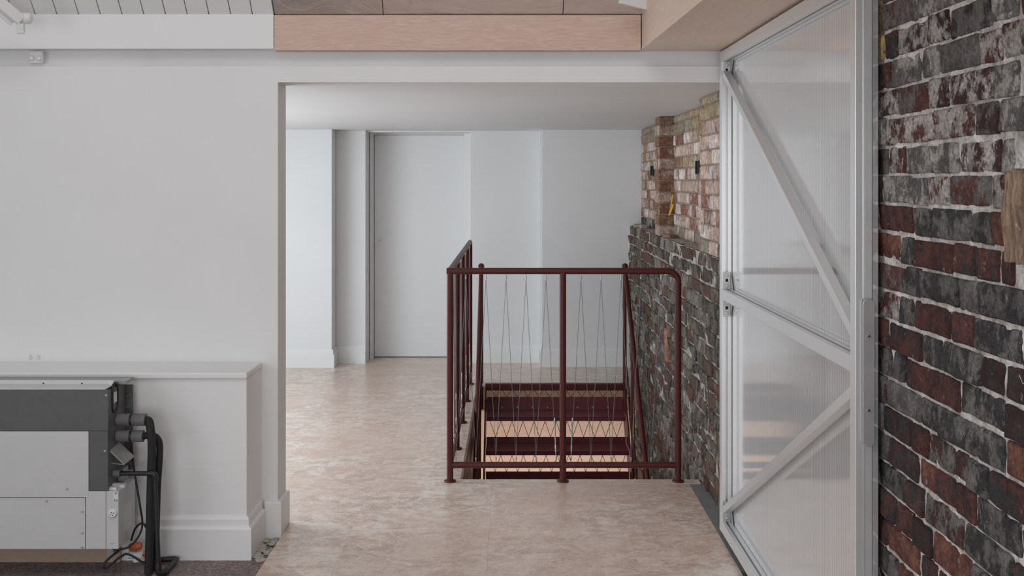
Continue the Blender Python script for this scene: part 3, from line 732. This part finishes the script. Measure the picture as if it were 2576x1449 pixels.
# ------------------------------------------------------------------ steel staircase
st = Thing('staircase', (.33, 5.7, -2.6), 'oxide-red steel open staircase going down through the floor', 'staircase')
SX0, SX1, RISE, GO, N0 = -.195, .855, .2, .22, 8.25
st.part('landing_nosing', MB().box(SX0 - .01, SX1 + .02, N0 - .006, N0 + .016, -.048, .002).box(SX0 - .01, SX1 + .02, N0, YO1 + .03, -.012, .003), 'oxide_red', .003)
for k_ in range(1, 12):
    y, z = N0 - GO * k_, -RISE * k_
    up = .10 if k_ == 1 else .045
    m = MB().box(SX0 + .004, SX1 - .004, y, y + .235, z - .006, z).box(SX0 + .004, SX1 - .004, y - .004, y + .004, z - .034, z - .0001).box(SX0 + .004, SX1 - .004, y + .229, y + .235, z, z + up)
    st.part('tread', m, 'oxide_tread', .002)
    # dark zigzag infill between this tread and the one above
    if k_ <= 5:
        w_ = MB(); yy = y + GO + .002 if k_ > 0 else y; zt, zb = z + RISE - .035, z + up
        nq = 24; xs_ = [SX0 + .03 + (SX1 - SX0 - .06) * i / nq for i in range(nq + 1)]
        for i in range(nq): w_.tube([(xs_[i], y + .224, zb if i % 2 else zt), (xs_[i + 1], y + .224, zt if i % 2 else zb)], .002, 5)
        st.part('riser_cable', w_, 'dark_cable')
        if k_ == 1:
            for i in range(8):
                xx = SX0 + .12 + i * .116; st.part('bolt', MB().tube([(xx, y + .2288, z + .022), (xx, y + .2255, z + .022)], .0055, 8), 'zinc')
for sx, s in ((SX0, -1), (SX1, 1)):
    m = MB(); n_ = Vector((0, -RISE, GO)).normalized() if False else Vector((0, GO, -RISE))
    p0 = Vector((sx + s * .006, N0 + .03, -.10)); p1 = Vector((sx + s * .006, N0 - GO * 11.6, -.10 - RISE * 11.6 - .03))
    m.obox(p0, p1, .0105, .23, (0, 0, 1)); st.part('stringer', m, 'oxide_red', .001)
# header beam
st.part('header_beam', MB().box(SX0 - .02, SX1 + .03, N0 + .09, N0 + .10, -.24, -.14), 'oxide_red')
# stair handrails
def hz(y): return .905 - (8.30 - y) * (RISE / GO)
for hx_, s in ((-.237, -1), (.872, 1)):
    st.part('newel_post', MB().tube([(hx_, 8.30, -.20), (hx_, 8.30, .89)], .0155, 12), 'oxide_red')
    a_ = math.atan2(RISE, GO)
    top = [(hx_, 8.30, .87), (hx_, 8.299, .893), (hx_, 8.288, .904), (hx_, 8.27, hz(8.27) + .012)]
    st.part('handrail', MB().tube(top + [(hx_, 8.2, hz(8.2)), (hx_, 5.72, hz(5.72))], .0165, 12), 'oxide_red')
    st.part('lower_rail', MB().tube([(hx_, 8.29, hz(8.29) - .70), (hx_, 5.72, hz(5.72) - .70)], .012, 10), 'oxide_red')
    for y in (7.74, 7.04, 6.34): st.part('baluster', MB().tube([(hx_, y, hz(y) - .98), (hx_, y, hz(y))], .0145, 10), 'oxide_red')
    cb_ = MB(); hk = MB(); y = 8.22; i = 0
    while y > 5.9:
        a0 = Vector((hx_, y, hz(y) - .02)); b0 = Vector((hx_, y - .07, hz(y - .07) - .69)); c0 = Vector((hx_, y - .14, hz(y - .14) - .02))
        cb_.tube([a0, b0], .0012, 5); cb_.tube([b0, c0], .0012, 5); hook(hk, a0 + Vector((0, 0, .01)), -1); hook(hk, b0 - Vector((0, 0, .01)), 1); y -= .14
    st.part('cable', cb_, 'steel_cable'); st.part('hook_row', hk, 'zinc')['kind'] = 'stuff'
    st.part('turnbuckle', turnbuckle((hx_, 8.22, -.03), (hx_, 8.225, .22)), 'zinc')
    st.part('turnbuckle', turnbuckle((hx_, 7.68, hz(7.68) - .68), (hx_, 7.69, hz(7.69) - .45)), 'zinc')

# ------------------------------------------------------------------ fan coil unit
YF = 4.22; KP = YF / F
def fx(px, Y=YF): return P(px, 0, Y).x
def fz(py, Y=YF): return P(0, py, Y).z
u = Thing('fan_coil_unit', (-1.95, 4.33, 0), 'uncased grey sheet-metal fan coil unit standing against the low ledge', 'heating unit')
XL = -2.55
u.part('body', MB().box(XL, fx(272) - .004, YF + .012, 4.425, fz(1236), fz(984)), 'galvanised_dark', .001)
u.part('upper_panel', MB().box(XL, fx(272), YF, YF + .0115, fz(1084), fz(981)), 'galvanised_dark', .0012)
u.part('side_strip', MB().box(fx(223) + .0005, fx(271), YF + .001, YF + .0115, fz(1235), fz(1084.5)), 'galvanised_dark', .001)
u.part('front_panel', MB().box(XL, fx(223), YF - .002, YF + .0115, fz(1251), fz(1085)), 'galvanised_light', .0012)
u.part('lower_panel', MB().box(XL, fx(214.5), YF - .002, YF + .0115, fz(1381), fz(1253)), 'galvanised_light', .0012)
u.part('corner_panel', MB().box(fx(216), fx(266), YF - .001, YF + .0115, fz(1381), fz(1236)), 'galvanised_light', .0012)
u.part('lower_body', MB().box(XL, fx(266) - .001, YF + .012, 4.42, fz(1381), fz(1236.5)), 'galvanised_mid', .001)
cbx = u.part('control_box', MB().box(fx(267), fx(298), YF - .001, 4.405, fz(1381), fz(1236)), 'galvanised_light', .0012)
kc = P(284, 1291, YF)
kd = u.sub(cbx, 'dial', MB().tube([(kc.x, YF - .0012, kc.z), (kc.x, YF - .008, kc.z), (kc.x, YF - .010, kc.z)], [.0175, .0165, .013], 20), 'white_plastic')
dd = MB()
for a in range(4):
    t = a * math.pi / 2 + .4; dd.tube([(kc.x + .0065 * math.cos(t), YF - .0099, kc.z + .0065 * math.sin(t)), (kc.x + .0065 * math.cos(t), YF - .0104, kc.z + .0065 * math.sin(t))], .0022, 6)
u.sub(cbx, 'dial_pins', dd, 'black_plastic')
u.sub(cbx, 'rating_label', MB().box(fx(285), fx(297), YF - .0016, YF - .0011, fz(1265), fz(1238)), 'white_plastic')
lp = MB().box(fx(289), fx(294), YF - .0019, YF - .0017, fz(1243), fz(1238.5)).box(fx(287), fx(290), YF - .0019, YF - .0017, fz(1262), fz(1255)).box(fx(292), fx(296), YF - .0019, YF - .0017, fz(1262), fz(1256))
lp.box(fx(278), fx(288), YF - .0013, YF - .0011, fz(1276), fz(1275)).box(fx(277), fx(287), YF - .0013, YF - .0011, fz(1368), fz(1367))
u.sub(cbx, 'label_print', lp, 'label_print')['kind'] = 'stuff'
xs1 = fx(298)
u.sub(cbx, 'side_label', MB().box(xs1 + .0001, xs1 + .0006, 4.28, 4.36, fz(1352), fz(1285)), 'white_plastic')
# top trays
u.part('top_tray', MB().box(XL, fx(265), YF + .0, YF + .10, fz(980.5), fz(980.5) + .004).box(XL, fx(265), YF + .094, YF + .10, fz(980.5), fz(968)), 'galvanised_light', .001)
u.part('rear_tray', MB().box(XL, fx(290), YF + .11, 4.425, fz(980), fz(980) + .012).box(XL, fx(290), 4.418, 4.425, fz(980) + .012, .752), 'galvanised_mid', .001)
u.part('tray_end', MB().box(fx(253), fx(264), YF + .088, YF + .0935, fz(980), fz(968)), 'white_plastic')
def screw(px, py, Y=YF - .002, r=.0055):
    c = P(px, py, Y); u.part('screw', MB().tube([(c.x, Y, c.z), (c.x, Y - .003, c.z), (c.x, Y - .005, c.z)], [r, r * .9, r * .4], 10), 'brushed_steel')
for q in ((267, 995, YF), (264, 1135, YF), (169, 1229), (117, 1260), (207, 1286), (207, 1340), (207, 1376)): screw(*q)
sh = MB()
for px in (25, 90, 152, 215): 
    c = P(px, 956, 4.418); sh.tube([(c.x, 4.4175, c.z), (c.x, 4.4168, c.z)], .003, 8)
for px in (83, 182):
    c = P(px, 978, YF + .0); sh.tube([(c.x, YF + .0935, c.z + .004), (c.x, YF + .0925, c.z + .004)], .003, 8)
u.part('punched_hole', sh, 'black_void')['kind'] = 'stuff'
# open right end: mounting plate, oval fan end, capillaries
u.part('end_plate', MB().box(fx(300, 4.43), fx(335, 4.43), 4.426, 4.430, fz(1180, 4.43), fz(967, 4.43)), 'galvanised_dark')
xe_ = fx(272) - .003
oc = Vector((xe_, 4.30, fz(1010)))
ov = [oc + Vector((0, .03 * math.cos(t), .03 * math.sin(t) + (.028 if math.sin(t) > 0 else -.028))) for t in [2 * math.pi * i / 24 for i in range(24)]]
u.part('fan_end', MB().tube(ov + ov[:2], .005, 6, False), 'black_plastic')
u.part('fan_label', MB().box(xe_, xe_ + .0015, 4.285, 4.318, oc.z - .02, oc.z + .022), 'galvanised_light')
for dz in (.0, -.045):
    c = P(323, 995, 4.43); u.part('plate_boss', MB().tube([(c.x, 4.426, c.z + dz), (c.x, 4.421, c.z + dz)], [.012, .009], 14), 'galvanised_dark')
# grey lagged stubs
Yp = 4.325
def stub(x0, x1, py, r):
    z = fz(py, Yp); X0, X1 = fx(x0, Yp), fx(x1, Yp); xm = X0 + (X1 - X0) * .52
    p = u.part('lagged_pipe', MB().tube([(xe_, Yp, z), (xm - .006, Yp, z), (xm - .004, Yp, z)], [r, r, r * .86], 16).tube([(xm + .004, Yp, z), (xm + .006, Yp, z), (X1, Yp, z)], [r * .86, r, r], 16), 'grey_foam')
    u.sub(p, 'tie', MB().tube([(xm - .004, Yp, z), (xm + .004, Yp, z)], r * .9, 14), 'black_plastic')
    return X1, z
X1, z1 = stub(291, 367, 1056, .0245); X2, z2 = stub(296, 361, 1097, .0235)
Xv = fx(384, Yp); zf = -.014
u.part('black_hose', MB().tube(smooth_path([(X1 - .01, Yp, z1 - .003), (X1 + .012, Yp, z1 - .006), (Xv - .004, Yp - .01, z1 - .045), (Xv + .002, Yp - .015, z1 - .11), (Xv, Yp - .02, .35), (Xv - .006, Yp - .03, zf + .004)], 6), [.0165] * 31, 14), 'black_foam')
u.part('black_hose', MB().tube(smooth_path([(X2 - .01, Yp, z2), (X2 + .03, Yp + .01, z2), (Xv + .016, Yp + .02, z2 - .02), (Xv + .022, Yp + .02, z2 - .07), (Xv + .014, Yp + .015, .30), (Xv + .008, Yp + .01, zf + .004)], 6), [.0135] * 31, 12), 'black_foam')
# condensate pipe
Yc = 4.285; zc = fz(1191, Yc); Xc = fx(390, Yc)
u.part('pipe_socket', MB().tube([(xe_, Yc, zc), (fx(303, Yc), Yc, zc)], [.016, .0145], 14), 'grey_foam')
u.part('drain_pipe', MB().tube([(fx(301, Yc), Yc, zc), (Xc - .014, Yc, zc)], .0095, 12), 'black_plastic')
u.part('pipe_elbow', MB().tube([(Xc - .026, Yc, zc)] + [tuple(v) for v in arc((Xc - .012, Yc, zc - .012), (0, 0, 1), (1, 0, 0), .012, 0, math.pi / 2, 5)] + [(Xc, Yc, zc - .028)], .0125, 12), 'black_plastic')
Xb = fx(396, 4.25)
u.part('drain_pipe', MB().tube([(Xc, Yc, zc - .027), (Xb, 4.262, .028)], .0098, 12), 'black_plastic')
u.part('pipe_elbow', MB().tube(smooth_path([(Xb, 4.263, .045), (Xb, 4.26, .022), (Xb + .006, 4.262, .004), (Xb + .03, 4.285, .0025)], 4), .013, 12), 'black_plastic')
u.part('drain_pipe', MB().tube([(Xb + .02, 4.277, .002), (fx(440, 4.40), 4.425, .003)], .0105, 12), 'black_plastic')
u.part('drain_pipe', MB().tube([(fx(440, 4.42), 4.425, .003), (fx(392, 4.42), 4.412, .003)], .0115, 12), 'black_plastic')
# bent cover plate and terminal blocks
A, B_, Cc, D = P(275, 1135, 4.25), P(300, 1116, 4.33), P(337, 1150, 4.33), P(312, 1170, 4.25)
bp = MB(); t_ = Vector((0, .004, .004)); E1, E2 = P(273, 1166, 4.26), P(302, 1112, 4.33)
bp.add([A, B_, Cc, D, A + t_, B_ + t_, Cc + t_, D + t_], [(0, 1, 2, 3), (7, 6, 5, 4), (0, 4, 5, 1), (1, 5, 6, 2), (2, 6, 7, 3), (3, 7, 4, 0)])
bp.add([D, E1, E1 + Vector((0, .004, .003)), D + Vector((0, .004, .003))], [(0, 1, 2, 3)]); bp.add([A, E2 + Vector((-.03, -.05, -.004)), E2, B_], [(0, 1, 2, 3)])
u.part('bent_cover', bp, 'galvanised_mid')
u.part('terminal_block', MB().obox(P(277, 1218, 4.29), P(316, 1222, 4.29), .03, .012), 'white_plastic', .001)
u.part('terminal_block', MB().box(fx(274, 4.26), fx(297, 4.26), 4.24, 4.27, fz(1235, 4.26) + .003, fz(1223, 4.26)), 'white_plastic', .001)
u.part('grey_box', MB().box(fx(276, 4.36), fx(314, 4.36), 4.34, 4.40, fz(1226, 4.36), fz(1176, 4.36)), 'galvanised_mid', .001)
# cables
def cable(pts, r=.0042): u.part('power_cable', MB().tube(smooth_path(pts, 7), r, 7), 'black_plastic')
cable([P(334, 1155, 4.34), P(340, 1200, 4.34), P(352, 1270, 4.33), P(358, 1318, 4.33), P(348, 1350, 4.30), P(325, 1375, 4.28), P(300, 1382, 4.27), P(284, 1380, 4.27)])
cable([P(330, 1360, 4.33), P(340, 1330, 4.33), P(358, 1316, 4.32), P(370, 1335, 4.32), P(374, 1380, 4.32), P(376, 1420, 4.32)])
cable([P(300, 1385, 4.27), P(280, 1400, 4.25), P(262, 1418, 4.235), P(264, 1429, 4.235), P(282, 1418, 4.25), P(304, 1400, 4.27), P(325, 1395, 4.27), P(372, 1424, 4.28)], .0048)
cable([P(300, 1092, 4.34), P(326, 1110, 4.34), P(332, 1140, 4.35), P(334, 1158, 4.35)], .006)
# valve
vv = MB().tube([P(326, 1377, 4.38), P(340, 1374, 4.38), P(356, 1374, 4.38)], [.012, .02, .013], 10)
u.part('valve_handle', vv, 'orange_plastic')
u.part('valve_body', MB().tube([P(325, 1395, 4.385), P(364, 1397, 4.385)], .0165, 12).tube([P(343, 1395, 4.385), P(343, 1412, 4.385)], .014, 12), 'white_plastic')
u.part('valve_nut', MB().tube([P(360, 1392, 4.37), P(366, 1394, 4.37)], .012, 8), 'orange_plastic')
u.part('foot_bracket', MB().box(fx(275, 4.30), fx(292, 4.30), 4.27, 4.33, fz(1394, 4.30), fz(1382, 4.26) - .002), 'galvanised_mid', .001)
u.part('foot', MB().box(-2.4, -2.36, 4.25, 4.40, -.015, fz(1382)), 'galvanised_mid')
tag(MB().box(-2.5, fx(302, 4.44), 4.437, 4.458, -.0155, fz(1378, 4.44)).build('timber_batten', 'batten', None, .001), 'reddish timber batten under the metal unit', 'batten')

# rubble in the gap between ledge and plywood
m = MB(); ph = (1 + 5 ** .5) / 2; r_ = random.Random(400)
for i in range(34):
    c = Vector((r_.uniform(-1.086, -1.03), r_.uniform(4.44, 4.705), -.016)); s = r_.uniform(.006, .02); c.z += s * .35
    vs = [Vector(v).normalized() * s * r_.uniform(.7, 1.2) for v in ((-1, ph, 0), (1, ph, 0), (-1, -ph, 0), (1, -ph, 0), (0, -1, ph), (0, 1, ph), (0, -1, -ph), (0, 1, -ph), (ph, 0, -1), (ph, 0, 1), (-ph, 0, -1), (-ph, 0, 1))]
    m.add([c + Vector((v.x * 1.1, v.y * 1.3, v.z * .55)) for v in vs], [(0, 11, 5), (0, 5, 1), (0, 1, 7), (0, 7, 10), (0, 10, 11), (1, 5, 9), (5, 11, 4), (11, 10, 2), (10, 7, 6), (7, 1, 8), (3, 9, 4), (3, 4, 2), (3, 2, 6), (3, 6, 8), (3, 8, 9), (4, 9, 5), (2, 4, 11), (6, 2, 10), (8, 6, 7), (9, 8, 1)])
tag(m.build('rubble', 'rubble'), 'loose rubble in the gap beside the plywood edge', 'rubble', kind='stuff')

# ------------------------------------------------------------------ roof tie end, top left
Y0 = 4.50
rt = Thing('roof_tie', tuple(P(55, 60, Y0)), 'white painted roof tie end with bolt at the top left', 'roof tie')
dvec = Vector((-.62, -.55, .66)).normalized()
e0 = P(54, 52, Y0)
rt.part('strut', MB().obox(e0, e0 + dvec * 1.5, .022, .046, (0, 0, 1)), 'white_timber', .004)
rt.part('strut', MB().obox(e0 + Vector((-.032, -.004, -.008)), e0 + Vector((-.032, -.004, -.008)) + dvec * 1.5, .010, .036, (0, 0, 1)), 'white_timber', .003)
nc = P(70, 46, Y0 + .02)
rt.part('nut', MB().tube([nc + Vector((-.03, 0, 0)), nc + Vector((.008, 0, 0)), nc + Vector((.016, 0, 0))], [.024, .024, .016], 16), 'white_timber')
rt.part('bolt', MB().tube([P(56, 60, Y0), P(56, 74, Y0)], [.008, .006], 8), 'white_timber')
rt.part('fixing_plate', MB().box(P(43, 0, 4.7).x, P(62, 0, 4.7).x, 4.693, 4.6995, P(0, 84, 4.7).z, P(0, 44, 4.7).z), 'white_timber', .002)
tag(MB().obox(P(1560, -6, 4.55), P(1640, 14, 4.60), .05, .025, (0, 1, 0)).build('rafter_end', 'white_timber', None, .003), 'white painted rafter end above the plywood corner', 'rafter')
